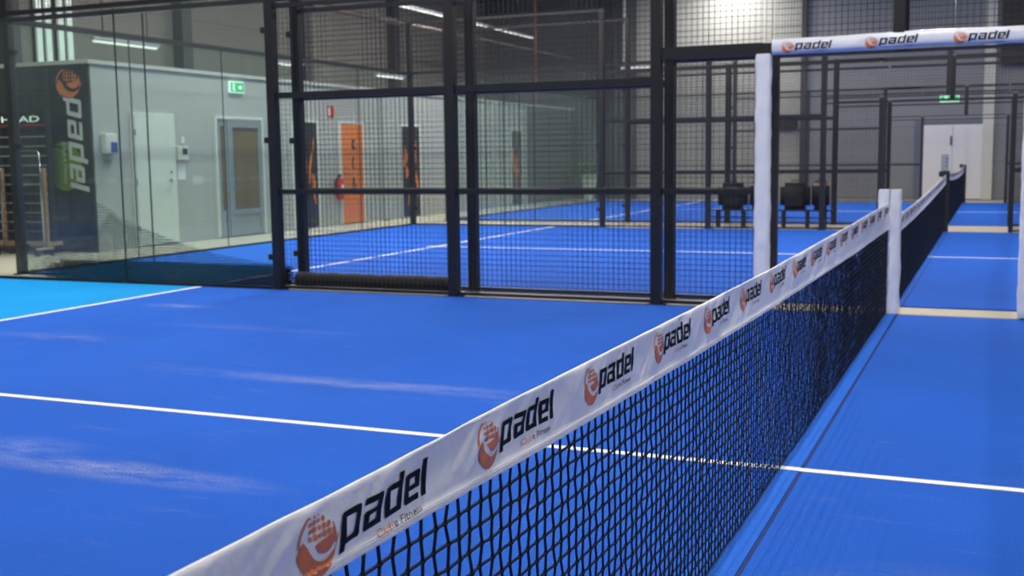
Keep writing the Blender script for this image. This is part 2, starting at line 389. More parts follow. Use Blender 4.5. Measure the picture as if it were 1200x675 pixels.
def text_polys(txt, size, shear=.15):
    cu = bpy.data.curves.new('txt', 'FONT'); cu.body = txt; cu.size = size; cu.shear = shear; cu.resolution_u = 2
    o = bpy.data.objects.new('txt', cu); COL.objects.link(o)
    dg = bpy.context.evaluated_depsgraph_get(); me = bpy.data.meshes.new_from_object(o.evaluated_get(dg))
    out = [[(me.vertices[i].co.x, me.vertices[i].co.y) for i in p.vertices] for p in me.polygons]
    bpy.data.objects.remove(o); bpy.data.curves.remove(cu); bpy.data.meshes.remove(me)
    return out
def fit_text(polys, x0, x1, y0, y1):
    xs = [p[0] for q in polys for p in q]; ys = [p[1] for q in polys for p in q]
    a, b, c, d = min(xs), max(xs), min(ys), max(ys)
    return [[(x0 + (x - a) / (b - a) * (x1 - x0), y0 + (y - c) / (d - c) * (y1 - y0)) for x, y in q] for q in polys]
T_CLUB = fit_text(text_polys('Club', 12), 193, 240, -93.5, -82)
T_FIT = fit_text(text_polys('e Fitness', 12), 246, 329, -93.5, -82)
SMALL = [(0, q) for q in T_CLUB] + [(1, q) for q in T_FIT]

def print_logo(name, fn, parent, mats, polys, sub=14.0, label=None):
    """polygons in mm are cut small enough to follow the cloth, then mapped by fn(u, v) to 3D"""
    bm = bmesh.new()
    for mi, q in polys:
        vs = [bm.verts.new((x, y, 0)) for x, y in q]
        try: f = bm.faces.new(vs); f.material_index = mi
        except ValueError: pass
    bmesh.ops.triangulate(bm, faces=[f for f in bm.faces if len(f.verts) > 4])
    for _ in range(3):
        es = [e for e in bm.edges if e.calc_length() > sub]
        if not es: break
        bmesh.ops.subdivide_edges(bm, edges=es, cuts=1, use_grid_fill=True)
    bmesh.ops.triangulate(bm, faces=list(bm.faces))
    mb = MB(); bm.verts.index_update()
    mb.v = [tuple(fn(v.co.x, v.co.y)) for v in bm.verts]
    mb.f = [tuple(v.index for v in f.verts) for f in bm.faces]; mb.mi = [f.material_index for f in bm.faces]
    bm.free()
    return mb.build(name, mats, parent, label=label)

# ------------------------------------------------------------------ padel nets
def lerp_tab(tab, x):
    if x <= tab[0][0]: return tab[0][1]
    for (a, b), (c, d) in zip(tab, tab[1:]):
        if x <= c: return b + (d - b) * (x - a) / (c - a)
    return tab[-1][1]
CELL_Y, CELL_Z = .0435, .037
def padel_net(xn, ya, yb, ztop, hband, label, logos, rough_steps, posts=None):
    """hanging net: ropes in net_mesh, white band as top_tape with its prints"""
    root = thing('padel_net', label, 'net', (xn, (ya + yb) / 2, 0), 'padel nets across the courts')
    n = int((yb - ya) / CELL_Y)
    rnd = random.Random(int(ya * 10) + 5)
    zb = .018
    def zt(y): return ztop(y)
    def disp(y, z):      # slack of the cloth, metres along x
        f = max(0, min(1, (ztop(y) - z) / hband(y)))
        return (.006 * noise.noise((y * 4.2 - z * 6, z * 5, 1.3)) + .0042 * noise.noise((y * 11 - z * 16, z * 9, 4.1)) + .0024 * noise.noise((y * 34 - z * 40, z * 18, 2.1))) * (.35 + .65 * math.sin(PI * f))
    # band
    def wob(y): return .0022 * noise.noise((y * 2.1, 0, 7)) + .001 * noise.noise((y * 9, 3, 7))
    mb = MB(); step = rough_steps; ny = int((yb - ya) / step) + 1; F = 18; R = F + 6
    def band(i, j):
        y = ya + (yb - ya) * j / (ny - 1)
        h = hband(y); top = zt(y) + wob(y)
        # front from the hem up, rounded top, back down
        if i <= F:
            f = i / F; z = top - h + (h - .006) * f
            x = .0065 + disp(y, z) - .0035 * f + (.0018 if i < 3 else 0)
        elif i <= F + 3:
            th = (i - F) / 4 * PI
            x = .003 * math.cos(th); z = top - .006 + .006 * math.sin(th)
        else:
            f = (R - i) / 3; z = top - h + (h - .006) * f; x = -.003 - .0035 * (1 - f)
        return (xn + x, y, z)
    mb.grid(band, R + 1, ny)
    tape = mb.build('top_tape', M['tape'], root, smooth=True, label='white printed top band')
    for k, yl in enumerate(logos):
        def fn(u, v, yl=yl):
            y = yl + u * .001; top = zt(y) + wob(y); z = top + v * .001
            h = hband(y)
            f = min(1, max(0, (z - (top - h)) / (h - .006)))
            return (xn + .0065 + disp(y, z) - .0035 * f + .0017 + (.002 if f < .17 else 0), y, z)
        small = SMALL if hband(yl + .2) > .094 else []
        print_logo('logo_print', fn, tape, [M['orange'], M['ink']], LOGO + small, 9.0, label='orange racket print and dark lettering')
    # hem stitching ridge
    mb = MB()
    for dz in (.004, .009, .014):
        mb.tube([(xn + .0088 + disp(y, zt(y) - hband(y) + dz), y, zt(y) + wob(y) - hband(y) + dz) for y in [ya + (yb - ya) * j / (ny - 1) for j in range(ny)]], .0007, 4, cap=False)
    mb.build('hem_stitching', M['tape'], tape)
    # ropes
    mb = MB(); kn = {}
    def knot(i, j):
        if (i, j) not in kn:
            y = ya + i * CELL_Y
            top = zt(y) - hband(y) + .004
            rows = max(1, round((top - zb) / CELL_Z))
            z = top - (top - zb) * j / 20.0
            kn[(i, j)] = (xn + .004 * noise.noise((y * 1.5, z * 2, 9)) + rnd.uniform(-.0015, .0015), y + rnd.uniform(-.002, .002) + .0035 * (1 if (i + j) % 2 else -1), z + rnd.uniform(-.0015, .0015))
        return kn[(i, j)]
    NZ = 20
    for i in range(n + 1):
        pts = []
        for j in range(NZ + 1): pts.append(knot(i, j))
        mb.tube(pts, .0029, 5, cap=False)
    for j in range(NZ + 1):
        r = .0029 if 0 < j < NZ else .0038
        pts = [knot(i, j) for i in range(n + 1)]
        if j == 0:
            q = []
            for a, b in zip(pts, pts[1:]):
                q.append(a); q.append(((a[0] + b[0]) / 2, (a[1] + b[1]) / 2, (a[2] + b[2]) / 2 + .004))
            pts = q + [pts[-1]]
        mb.tube(pts, r, 5, cap=False)
    # knots
    if rough_steps < .05:
        for i in range(0, int(4.2 / CELL_Y)):
            for j in range(1, NZ):
                p = Vector(knot(i, j)); s = .0058
                b = len(mb.v)
                mb.v += [tuple(p + Vector(d) * s) for d in ((1,0,0),(-1,0,0),(0,1,0),(0,-1,0),(0,0,1.2),(0,0,-1.2))]
                for f in ((0,2,4),(2,1,4),(1,3,4),(3,0,4),(2,0,5),(1,2,5),(3,1,5),(0,3,5)): mb.f.append(tuple(b + q for q in f)); mb.mi.append(0)
    mb.build('net_mesh', M['cord'], root, label='black knotted net')
    rel(root)
    bpy.context.view_layer.update()
    for ch in root.children:
        for g in ch.children: g.matrix_parent_inverse = ch.matrix_world.inverted()
    return root
H1 = [(-9.9, .098), (-8.5, .101), (-8.2, .108), (-7.9, .119), (-7.4, .129), (-6.66, .139), (-5.4, .152), (-2.5, .192), (0, .215)]
Z1 = [(-9.9, .885), (-8.5, .881), (-7.9, .883), (-6.6, .878), (-5.4, .875), (-2.5, .892), (-.8, .908), (0, .913)]
padel_net(-.04, -9.85, -.065, lambda y: lerp_tab(Z1, y), lambda y: lerp_tab(H1, y), 'black padel net with white printed band in the foreground',
          [-8.579 - .536 * 2 + .536 * k for k in range(18)], .008)
padel_net(-.005, .53, 10.33, lambda y: .785 + .16 * max(0, (y - .5) / 9.9) ** 1.5, lambda y: .15, 'black net with white printed band on the second court, behind the white padded posts',
          [.75 + .536 * k for k in range(17)], .08)
padel_net(-.01, 12.14, 21.94, lambda y: .90 + .06 * ((y - 17.05) / 4.9) ** 2, lambda y: .15, 'black net with white band on the farthest court near the double door',
          [12.35 + .536 * k for k in range(17)], .12)

# net posts ---------------------------------------------------------
def pad_column(x, y, z0, z1, w, d, seed, name, parent, m, amp=.006, expo=5.0):
    mb = MB(); nz = int((z1 - z0) / .03) + 1; na = 28
    def f(i, j):
        th = 2 * PI * i / na; z = z0 + (z1 - z0) * j / (nz - 1)
        c, s = math.cos(th), math.sin(th)
        rr = (abs(c) ** expo + abs(s) ** expo) ** (-1 / expo)
        e = 1 + amp / (w / 2) * (noise.noise((c * 1.5 + seed, s * 1.5, z * 7)) + .6 * noise.noise((c * 3 + seed, s * 3, z * 19)))
        endf = min(j, nz - 1 - j)
        if endf == 0: e *= .93
        return (x + c * rr * w / 2 * e, y + s * rr * d / 2 * e, z)
    mb.grid(f, na, nz, closeu=True)
    for j in (0, nz - 1):
        pts = [f(i, j) for i in range(na)]
        mb.face(pts if j else pts[::-1])
    return mb.build(name, m, parent, smooth=True)
for (px, py, lab) in ((.011, -.01, 'white padded net post at the open court doorway'), (-.083, .03, 'white padded post half hidden behind the net band')):
    p = thing('net_post', lab, 'net post', (px, py, 0))
    MB().bbox((px - .03, py - .03, -.01), (px + .03, py + .03, .995), .006).build('post_tube', M['steel'], p)
    pad_column(px, py, .004, 1.018, .086, .088, px * 40, 'post_pad', p, M['white_pvc'], .008)
    if px > 0:
        for z in (.28, .56, .80):
            MB().bbox((px - .058, py - .05, z - .012), (px - .038, py - .03, z + .012), .004).build('pad_tie', M['white_pvc'], p)
    rel(p)
for (py, lab, ph) in ((10.40, 'black net post with a perforated grey plate at the second court doorway', True), (22.0, 'black net post of the farthest court', False)):
    p = thing('net_post', lab, 'net post', (-.01, py, 0))
    MB().bbox((-.06, py - .05, -.005), (.05, py + .05, 1.01 if ph else .985), .008).build('post_tube', M['steel'], p)
    MB().bbox((-.115, py - .04, .91), (-.06, py + .04, 1.0), .008).build('winch_box', M['black'], p)
    if ph:
        mb = MB(); mb.bbox((-.085, py - .012, 1.0), (.03, py + .012, 1.29), .008, 0)
        for z in (1.09, 1.15, 1.21): mb.cyl((.0, py - .016, z), (.0, py - .011, z), .014, 10, 1)
        mb.build('perforated_plate', [M['alu'], M['black']], p)
    rel(p)

# ------------------------------------------------------------------ fences
def wire_panel(w, z0, z1, pitch=.05, r=.0021):
    mb = MB()
    k = 0
    nx = max(1, round(w / pitch))
    for i in range(nx + 1):
        x = w * i / nx
        mb.tube([(x, 0, z0), (x, 0, z1)], r, 4, cap=False)
    nz = round((z1 - z0) / pitch)
    for j in range(nz + 1):
        z = z0 + (z1 - z0) * j / nz
        mb.tube([(0, .0042, z), (w, .0042, z)], r, 4, cap=False)
    return mb
PANEL = {}
def put_panel(x0, x1, y, z0, z1, root):
    key = (round(x1 - x0, 3), z0, z1)
    if key not in PANEL:
        o = wire_panel(x1 - x0, z0, z1).build('mesh_panel', M['wire'], root); PANEL[key] = o.data
        o.location = (x0, y, 0)
    else:
        o = bpy.data.objects.new('mesh_panel', PANEL[key]); COL.objects.link(o); o.parent = root; o.location = (x0, y, 0)
    return o
def fence(y, lab, padded=False, front=True):
    root = thing('court_fence', lab, 'fence', (0, y, 0), 'steel mesh fences between the courts')
    S = M['steel']; h = .0475
    # posts
    for x, za, zb in ((-10, 0, 4), (-6, 0, 4 if not (padded or y == Y1) else 4), (-4, 0, 3.03), (-2, 0, 3.03), (2, 0, 3.03), (4, 0, 3.03), (6, 0, 4), (10, 0, 4)):
        mb = MB(); mb.bbox((x - h, y - h, za - .02), (x + h, y + h, zb), .006)
        mb.bbox((x - .08, y - .065, -.012), (x + .08, y + .065, .004), .003)
        mb.build('post', S, root)
    for x in (-1.055, 1.0):
        MB().bbox((x - .035, y - .035, -.02), (x + .035, y + .035, 2.24), .005).build('door_jamb', S, root)
    MB().bbox((-.045, y - .04, 2.24), (.045, y + .04, 3.0), .006).build('post', S, root)
    # rails
    for (xa, xb) in ((-6, -4), (-4, -2), (2, 4), (4, 6)):
        for z, t in ((.026, .014), (.9993, .024), (1.964, .03), (2.85, .02), (2.995, .03)):
            MB().box((xa + h, y - .025, z - t), (xb - h, y + .025, z + t)).build('rail', S, root)
        put_panel(xa + h, xb - h, y, .06, 2.98, root)
    for (xa, xb) in ((-2 + h, -1.09), (1.035, 2 - h)):
        for z, t in ((.026, .014), (.9993, .024), (2.85, .02), (2.995, .03)):
            MB().box((xa, y - .025, z - t), (xb, y + .025, z + t)).build('rail', S, root)
        if y < Y2: MB().box((xa, y - .035, 2.145), (xb, y + .035, 2.245)).build('header_beam', S, root)
        else:
            for z in (2.165, 2.25): MB().box((xa, y - .02, z - .012), (xb, y + .02, z + .012)).build('header_rail', S, root)
        put_panel(xa, xb, y, .06, 2.98, root)
    if padded: MB().box((-1.02, y - .03, 2.17), (.965, y + .03, 2.24)).build('header_beam', S, root)
    else:
        for z in (2.165, 2.25): MB().box((-1.02, y - .02, z - .012), (.965, y + .02, z + .012)).build('header_rail', S, root)
    for (xa, xb) in ((-1.055, -.045), (.045, 1.0)):
        for z, t in ((2.85, .02), (2.995, .03)):
            MB().box((xa, y - .025, z - t), (xb, y + .025, z + t)).build('rail', S, root)
        put_panel(xa, xb, y, 2.26, 2.98, root)
    MB().box((-1.9 - .1, y - .025, 2.97), (-1.05, y + .025, 3.02)).build('rail', S, root)
    # glass wings
    for s in (-1, 1):
        for a, b in ((6 + h, 7.995), (8.005, 10 - h)):
            xa, xb = sorted((s * a, s * b))
            MB().box((xa, y - .006, .02), (xb, y + .006, 2.955)).build('glass_pane', M['glass'], root, label='clear glass pane')
        xa, xb = sorted((s * 6, s * 10))
        MB().box((s * 8 - .006, y - .0065, .02), (s * 8 + .006, y + .0065, 2.955)).build('joint_seal', M['black'], root)
        MB().box((xa, y - .02, 2.965), (xb, y + .02, 3.015)).build('glass_top_beam', S, root)
        MB().box((xa, y - .02, 3.95), (xb, y + .02, 4.0)).build('rail', S, root)
        MB().box((xa, y - .03, -.015), (xb, y + .03, .025)).build('glass_base_channel', S, root)
        put_panel(xa, xb, y, 3.03, 3.95, root)
        for z in (.33, 1.52, 2.62):
            for x in (6.075, 9.92):
                x = s * x
                MB().bbox((x - .035, y - .03, z - .03), (x + .035, y + .03, z + .03), .006).build('glass_clamp', M['black'], root)
    if padded:
        for x in (-1.072, 1.0):
            o = pad_column(x, y, .01, 2.15, .125, .12, x * 9, 'jamb_pad', root, M['white_pvc'], .009); o['label'] = 'white padding on the door jamb'
        # header padding: a sleeve along x with prints
        cz, ry, rz = 2.211, .06, .064
        def surf(x, th, off=0):
            sag = .006 * math.sin(x * 3.0 + .6) + .008 * noise.noise((x * 2.5, 0, 3))
            e = 1 + .09 * noise.noise((x * 6, math.cos(th) * .9, math.sin(th) * .9)) + .05 * noise.noise((x * 19, math.cos(th), math.sin(th)))
            c, s2 = math.cos(th), math.sin(th); ex = 3.0
            k = (abs(c) ** ex + abs(s2) ** ex) ** (-1 / ex)
            return (x, y + c * k * (ry * e + off), cz + sag + s2 * k * (rz * (1 + (e - 1) * .5) + off))
        mb = MB(); nx = 90; xa, xb = -1.0, .985
        mb.grid(lambda i, j: surf(xa + (xb - xa) * j / (nx - 1), 2 * PI * i / 28), 28, nx, closeu=True)
        for j in (0, nx - 1):
            pts = [surf(xa + (xb - xa) * j / (nx - 1), 2 * PI * i / 28) for i in range(28)]; mb.face(pts if j == 0 else pts[::-1])
        hp = mb.build('header_pad', M['white_pvc'], root, smooth=True, label='white padded sleeve over the doorway')
        for xl in (-.918, -.255, .41):
            def fn(u, v, xl=xl):
                x = xl + u * .00112; zz = (v + 52) * .00112 - .008
                th = PI - math.asin(max(-.95, min(.95, zz / rz)))
                # invert the superellipse height roughly
                for _ in range(6):
                    c, s2 = math.cos(th), math.sin(th); k = (abs(c) ** 3 + abs(s2) ** 3) ** (-1 / 3)
                    th += (s2 * k * rz - zz) / rz * .7
                return surf(x, th, .0022)
            print_logo('logo_print', fn, hp, [M['orange'], M['ink']], LOGO + SMALL, 10, label='orange racket print and dark lettering')
    rel(root)
    for ch in root.children:
        if ch.name.startswith('header_pad'):
            bpy.context.view_layer.update()
            for g in ch.children: g.matrix_parent_inverse = ch.matrix_world.inverted()
    return root
fence(Y0, 'nearest black mesh fence with white padded doorway and glass wings', True)
fence(Y1, 'black mesh fence directly behind the padded doorway fence')
fence(Y2, 'black mesh fence on the far side of the second court')
fence(Y3, 'black mesh fence behind the benches, first side of the third court')
fence(Y4, 'farthest black mesh fence in front of the end wall double door')

def back_wall(x, ya, yb, lab):
    root = thing('court_back_wall', lab, 'glass wall', (x, (ya + yb) / 2, 0), 'glass back walls of the courts')
    n = 5; L = (yb - ya - .1) / n; a = ya + .05
    for i in range(n):
        MB().box((x - .006, a + i * L + .005, .02), (x + .006, a + (i + 1) * L - .005, 2.955)).build('glass_pane', M['glass_back'], root, label='clear glass pane')
        if i: MB().box((x - .0065, a + i * L - .005, .02), (x + .0065, a + i * L + .005, 2.955)).build('joint_seal', M['black'], root)
    MB().box((x - .02, a, 2.955), (x + .02, yb - .05, 3.02)).build('glass_top_beam', M['steel'], root)
    MB().box((x - .02, a, 3.95), (x + .02, yb - .05, 4.0)).build('rail', M['steel'], root)
    MB().box((x - .03, a, -.015), (x + .03, yb - .05, .025)).build('glass_base_channel', M['steel'], root)
    o = wire_panel(yb - ya - .1, 3.03, 3.95).build('mesh_panel', M['wire'], root)
    o.rotation_euler = (0, 0, PI / 2); o.location = (x, a, 0)
    rel(root)
back_wall(-10, -10.0, Y0, 'glass back wall of the nearest court')
back_wall(-10, Y1, Y2, 'glass back wall of the second court in front of the annex doors')
back_wall(-10, Y3, Y4, 'glass back wall of the farthest court')

# black rolled net lying in the gap
mb = MB(); pts = []; rad = []
for i in range(60):
    t = i / 59; x = -5.93 + 1.86 * t
    pts.append((x, .21 + .01 * math.sin(9 * t), .078 + .006 * noise.noise((x * 5, 0, 0)))); rad.append(.082 + .012 * noise.noise((x * 7, 2, 0)) if .015 < t < .985 else .06)
mb.tube(pts, .08, 16, radii=rad)
o = mb.build('rolled_net', M['blackfab'], smooth=True); tag(o, 'black rolled net lying at the foot of the mesh fence', 'net roll')

# heap of black divider netting between the two glass wings
prof = [(-9.75, .06), (-9.5, .26), (-9.25, .36), (-8.9, .42), (-8.62, .72), (-8.5, .88), (-8.05, .67), (-7.55, .50), (-7.1, .37), (-6.6, .29), (-6.1, .24)]
mb = MB(); uvs = []
def sheet(zf, y0, seed, x0=-9.72, x1=-6.08, mi=1):
    nx, nz = 90, 14; n = len(mb.v); 
    def f(i, j):
        x = x0 + (x1 - x0) * i / (nx - 1); h = lerp_tab(prof, x) * zf(x)
        t = j / (nz - 1)
        y = y0 + .05 * noise.noise((x * 2.2, t * 2, seed)) + .03 * noise.noise((x * 9, t * 4, seed + 3))
        return (x + .03 * noise.noise((x * 3, t * 3, seed + 9)), min(.41, max(.05, y)), .0 + h * t)
    mb.grid(f, nx, nz, mi)
    for i in range(nx - 1):
        for j in range(nz - 1):
            for (a, b) in ((i, j), (i + 1, j), (i + 1, j + 1), (i, j + 1)):
                x = x0 + (x1 - x0) * a / (nx - 1)
                uvs.append((x / .028 + .8 * noise.noise((x, b * .2, seed)), b * lerp_tab(prof, x) * zf(x) / nz / .028 + 6 * noise.noise((x * .7, 0, seed))))
sheet(lambda x: 1, .13, 1, mi=0)
sheet(lambda x: .86 + .1 * noise.noise((x * 2, 5, 5)), .33, 2, mi=0)
for k in range(12):
    sheet(lambda x, k=k: min(.8, (.15 + .03 * (k % 3)) / lerp_tab(prof, x)), .07 + .028 * k, 10 + k, -9.25 + .12 * (k % 4))
o = mb.build('divider_netting', [M['netting'], M['netting_folds']])
ul = o.data.uv_layers.new(name='UVMap')
for i, l in enumerate(ul.data): l.uv = uvs[i]
tag(o, 'heap of fine black divider netting sagging behind the corner glass', 'netting')

# ------------------------------------------------------------------ annex doors and fittings (on plane x = XA)
def adoor(n, ya, yb, zt, lab): return tag(thing('door_%d' % n, lab, 'door', (XA, (ya + yb) / 2, 0)), lab, 'door', kind='structure')
def frame_y(root, ya, yb, zt, w, d, m, label=None):
    mb = MB(); mb.box((XA, ya, 0), (XA + d, ya + w, zt)); mb.box((XA, yb - w, 0), (XA + d, yb, zt)); mb.box((XA, ya + w, zt - w), (XA + d, yb - w, zt))
    return mb.build('door_frame', m, root, label=label)
def lever(root, y, z, s=-1):
    mb = MB(); x = XA + .05
    mb.cyl((x - .02, y, z), (x + .05, y, z), .011, 10); mb.cyl((x + .045, y, z), (x + .045, y + s * .12, z), .010, 10)
    mb.cyl((x - .01, y, z), (x + .008, y, z), .026, 14); mb.cyl((x - .01, y, z + .13), (x + .008, y, z + .13), .02, 14)
    mb.build('door_handle', M['chrome'], root)
d = adoor(1, 4.24, 5.24, 2.09, 'plain white door nearest the black banner')
frame_y(d, 4.24, 5.24, 2.09, .05, .035, M['white_paint'])
mb = MB(); mb.bbox((XA, 4.295, .01), (XA + .045, 5.185, 2.035), .004); mb.build('door_leaf', M['white_paint'], d)
lever(d, 5.09, 1.02)
for z in (.28, 1.0, 1.78): MB().cyl((XA + .05, 4.29, z - .05), (XA + .05, 4.29, z + .05), .009, 8).build('hinge', M['chrome'], d)
rel(d)
d = adoor(2, 6.29, 7.64, 2.07, 'aluminium door with brown glass and narrow side light')
frame_y(d, 6.27, 7.66, 2.09, .05, .05, M['white_paint'], 'white outer frame')
mb = MB()
mb.box((XA, 6.32, 0), (XA + .03, 6.42, 2.04)); mb.box((XA, 6.54, 0), (XA + .03, 6.6, 2.04)); mb.box((XA, 6.42, 1.92), (XA + .03, 6.54, 2.04)); mb.box((XA, 6.42, 0), (XA + .03, 6.54, .46))
mb.build('side_light_frame', M['alu'], d); MB().box((XA, 6.42, .46), (XA + .015, 6.54, 1.92)).build('side_light_pane', M['brown_glass'], d, label='brown glass')
mb = MB()
mb.box((XA, 6.61, .01), (XA + .045, 6.75, 2.035)); mb.box((XA, 7.5, .01), (XA + .045, 7.6, 2.035)); mb.box((XA, 6.75, 1.90), (XA + .045, 7.5, 2.035)); mb.box((XA, 6.75, .01), (XA + .045, 7.5, .10)); mb.box((XA, 6.75, .38), (XA + .045, 7.5, .46))
leaf = mb.build('door_leaf', M['alu'], d)
MB().box((XA, 6.75, .10), (XA + .03, 7.5, .38)).build('kick_panel', M['alu'], d)
MB().box((XA, 6.75, .46), (XA + .02, 7.5, 1.90)).build('door_pane', M['brown_glass'], d, label='brown glass')
mb = MB(); mb.tube([(XA + .045, 6.70, .84), (XA + .10, 6.70, .84), (XA + .10, 6.70, 1.28), (XA + .045, 6.70, 1.28)], .014, 8); mb.tube([(XA + .045, 6.70, .84), (XA + .10, 6.70, .84), (XA + .10, 6.86, .84)], .012, 8)
mb.build('pull_handle', M['chrome'], d); rel(d)
def swoosh(root, ya, yb, seed, m, nm='player_graphic'):
    """abstract orange brush shapes on the door film"""
    rnd = random.Random(seed); mb = MB(); w = yb - ya
    for (cy, z0, z1, w0, w1, lean) in ((.18, 1.15, 1.62, .26, .10, .05), (.40, .25, 1.35, .06, .12, .12), (.70, .85, 1.75, .12, .05, .22), (.80, .45, 1.05, .05, .20, -.14), (.22, .85, 1.15, .14, .22, .02)):
        n = 9; L, Rr = [], []
        for i in range(n):
            t = i / (n - 1); z = z0 + (z1 - z0) * t
            c = cy + lean * (t - .5) + .03 * math.sin(6 * t + seed); hw = (w0 + (w1 - w0) * t) / 2 * math.sin(PI * (.08 + .84 * t)) ** .6
            L.append((XA + .047, ya + w * max(.03, c - hw), z)); Rr.append((XA + .047, ya + w * min(.97, c + hw), z))
        for i in range(n - 1): mb.face([L[i], Rr[i], Rr[i + 1], L[i + 1]])
    mb.build(nm, m, root)
def panel_door(n, ya, yb, lab, leafm, gm, kind, zt=2.06):
    d = adoor(n, ya, yb, zt, lab)
    frame_y(d, ya - .045, yb + .045, zt + .03, .045, .05, M['white_paint'], 'white frame')
    MB().bbox((XA, ya + .005, .012), (XA + .045, yb - .005, zt - .02), .004).build('door_leaf', leafm, d)
    if kind == 'swoosh': swoosh(d, ya, yb, n, gm)
    if kind == 'figures':
        mb = MB(); yc = (ya + yb) / 2 + .02
        x = XA + .047
        for zc, shp in ((1.62, 0), (1.25, 1), (.82, 2)):
            if shp == 0: qs = [[(-.02, .12), (.07, .10), (.06, .03), (-.04, .05)], [(-.04, .05), (.03, .03), (.0, -.10), (-.05, -.09)], [(.03, -.02), (.09, -.03), (.05, -.12), (.0, -.10)]]
            elif shp == 1: qs = [[(-.03, .13), (.06, .11), (.02, .05), (-.04, .05)], [(-.06, .05), (.0, .06), (-.01, -.08), (-.06, -.05)], [(-.05, -.05), (.05, -.10), (.03, -.15), (-.05, -.10)]]
            else: qs = [[(-.04, .12), (.03, .13), (.05, .0), (-.03, .0)], [(-.07, .01), (-.01, .01), (-.03, -.14), (-.08, -.13)], [(.02, .0), (.07, .0), (.09, -.13), (.04, -.14)]]
            for q in qs: mb.face([(x, yc + a, zc + b) for a, b in q])
        mb.build('player_graphic', M['black'], d, label='small dark figure prints')
    lever(d, ya + .1 if kind == 'figures' else yb - .1, 1.02, 1 if kind == 'figures' else -1)
    rel(d)
panel_door(3, 8.64, 9.44, 'first black door with orange graphics, nearest the glazed door', M['black'], M['door_orange'], 'swoosh')
panel_door(4, 10.34, 11.2, 'orange door with small dark figures', M['door_orange'], None, 'figures')
panel_door(5, 12.9, 13.76, 'second black door with orange graphics, right of the orange door', M['black'], M['door_orange'], 'swoosh')
panel_door(6, 19.2, 19.95, 'far dark door with an orange graphic seen through the glass', M['black'], M['door_orange'], 'swoosh')

def exit_sign(loc, wdir, w, h, lab, standoff=.0):
    x, y, z = loc; p = thing('exit_sign', lab, 'sign', (x, y, z))
    if wdir == 'y':
        MB().bbox((x, y - w / 2, z - h / 2), (x + .04, y + w / 2, z + h / 2), .005).build('sign_case', M['signwhite'], p)
        X = x + .042; g = lambda a, b: (X, y + a, z + b)
    else:
        MB().bbox((x - w / 2, y - .04, z - h / 2), (x + w / 2, y, z + h / 2), .005).build('sign_case', M['signwhite'], p)
        X = y - .042; g = lambda a, b: (x + a, X, z + b)
    mb = MB(); W, Hh = w * .47, h * .42
    # green field, white arrow and running figure
    mb.face([g(-W, -Hh), g(W, -Hh), g(W, Hh), g(-W, Hh)])
    mb.build('sign_field', M['green'], p)
    if wdir == 'y': X += .002
    else: X -= .002
    k = h / .19
    mb = MB(); mb.face([g(a * k, b * k) for a, b in [(.03, -.02), (.085, -.02), (.085, -.05), (.13, 0), (.085, .05), (.085, .02), (.03, .02)]]); mb.build('sign_arrow', M['signwhite'], p)
    mb = MB(); mb.face([g(a * k, b * k) for a, b in [(-.12, .06), (-.06, .06), (-.06, -.06), (-.12, -.06)]]); mb.build('sign_doorway', M['signwhite'], p)
    if wdir == 'y': X += .002
    else: X -= .002
    mb = MB()
    for q in ([(-.085, .03), (-.07, .03), (-.07, .045), (-.085, .045)], [(-.10, .025), (-.075, .025), (-.07, -.01), (-.09, -.01)], [(-.09, -.01), (-.075, -.01), (-.085, -.05), (-.1, -.05)]):
        mb.face([g(a * k, b * k) for a, b in q])
    mb.build('sign_figure', M['green'], p)
    rel(p)
exit_sign((XA, 6.94, 2.6), 'y', .40, .2, 'lit green exit sign above the brown glass door')
exit_sign((-.49, YE - .04, 2.78), 'x', .5, .18, 'lit green exit sign above the far white double door')
p = thing('fire_sign', 'small red and white fire sign on the wall before the orange door', 'sign', (XA, 10.02, 2.28))
MB().bbox((XA, 9.9, 2.17), (XA + .012, 10.15, 2.39), .003).build('sign_plate', M['red'], p)
mb = MB(); mb.face([(XA + .0135, 9.92, 2.2), (XA + .0135, 10.0, 2.2), (XA + .0135, 10.0, 2.36), (XA + .0135, 9.92, 2.36)]); mb.build('sign_symbol', M['letter'], p); rel(p)
p = thing('fire_extinguisher', 'red fire extinguisher hanging beside the orange door', 'fire extinguisher', (XA, 10.12, .5))
mb = MB(); mb.tube([(XA + .11, 10.12, z) for z in (.52, .54, .88, .93, .96)], .08, 18, radii=[.06, .08, .08, .06, .025]); mb.build('cylinder_body', M['red'], p, smooth=True)
mb = MB(); mb.box((XA + .09, 10.09, .96), (XA + .13, 10.15, 1.0)); mb.box((XA + .10, 10.06, 1.0), (XA + .12, 10.2, 1.02)); mb.build('valve_handle', M['black'], p)
mb = MB(); mb.tube([(XA + .11, 10.06, .98), (XA + .12, 10.0, .95), (XA + .12, 9.985, .8), (XA + .12, 9.99, .62)], .012, 8); mb.build('hose', M['black'], p)
MB().box((XA + .175, 10.08, .66), (XA + .192, 10.16, .82)).build('paper_label', M['letter'], p)
MB().box((XA, 10.1, .6), (XA + .035, 10.14, .9)).build('wall_bracket', M['steel'], p); rel(p)
p = thing('soap_dispenser', 'white and blue dispenser on the wall beside the black banner', 'dispenser', (XA, 3.72, 1.55))
MB().bbox((XA, 3.6, 1.45), (XA + .1, 3.84, 1.75), .015).build('case', M['white_paint'], p)
MB().bbox((XA + .1, 3.70, 1.47), (XA + .112, 3.83, 1.62), .004).build('front_panel', M['blue'], p)
MB().bbox((XA, 3.62, 1.36), (XA + .14, 3.82, 1.385), .006).build('drip_tray', M['alu'], p); rel(p)
p = thing('control_box', 'white control box with dark display right of the plain white door', 'control box', (XA, 5.37, 1.46))
MB().bbox((XA, 5.27, 1.34), (XA + .07, 5.52, 1.57), .012).build('case', M['white_paint'], p)
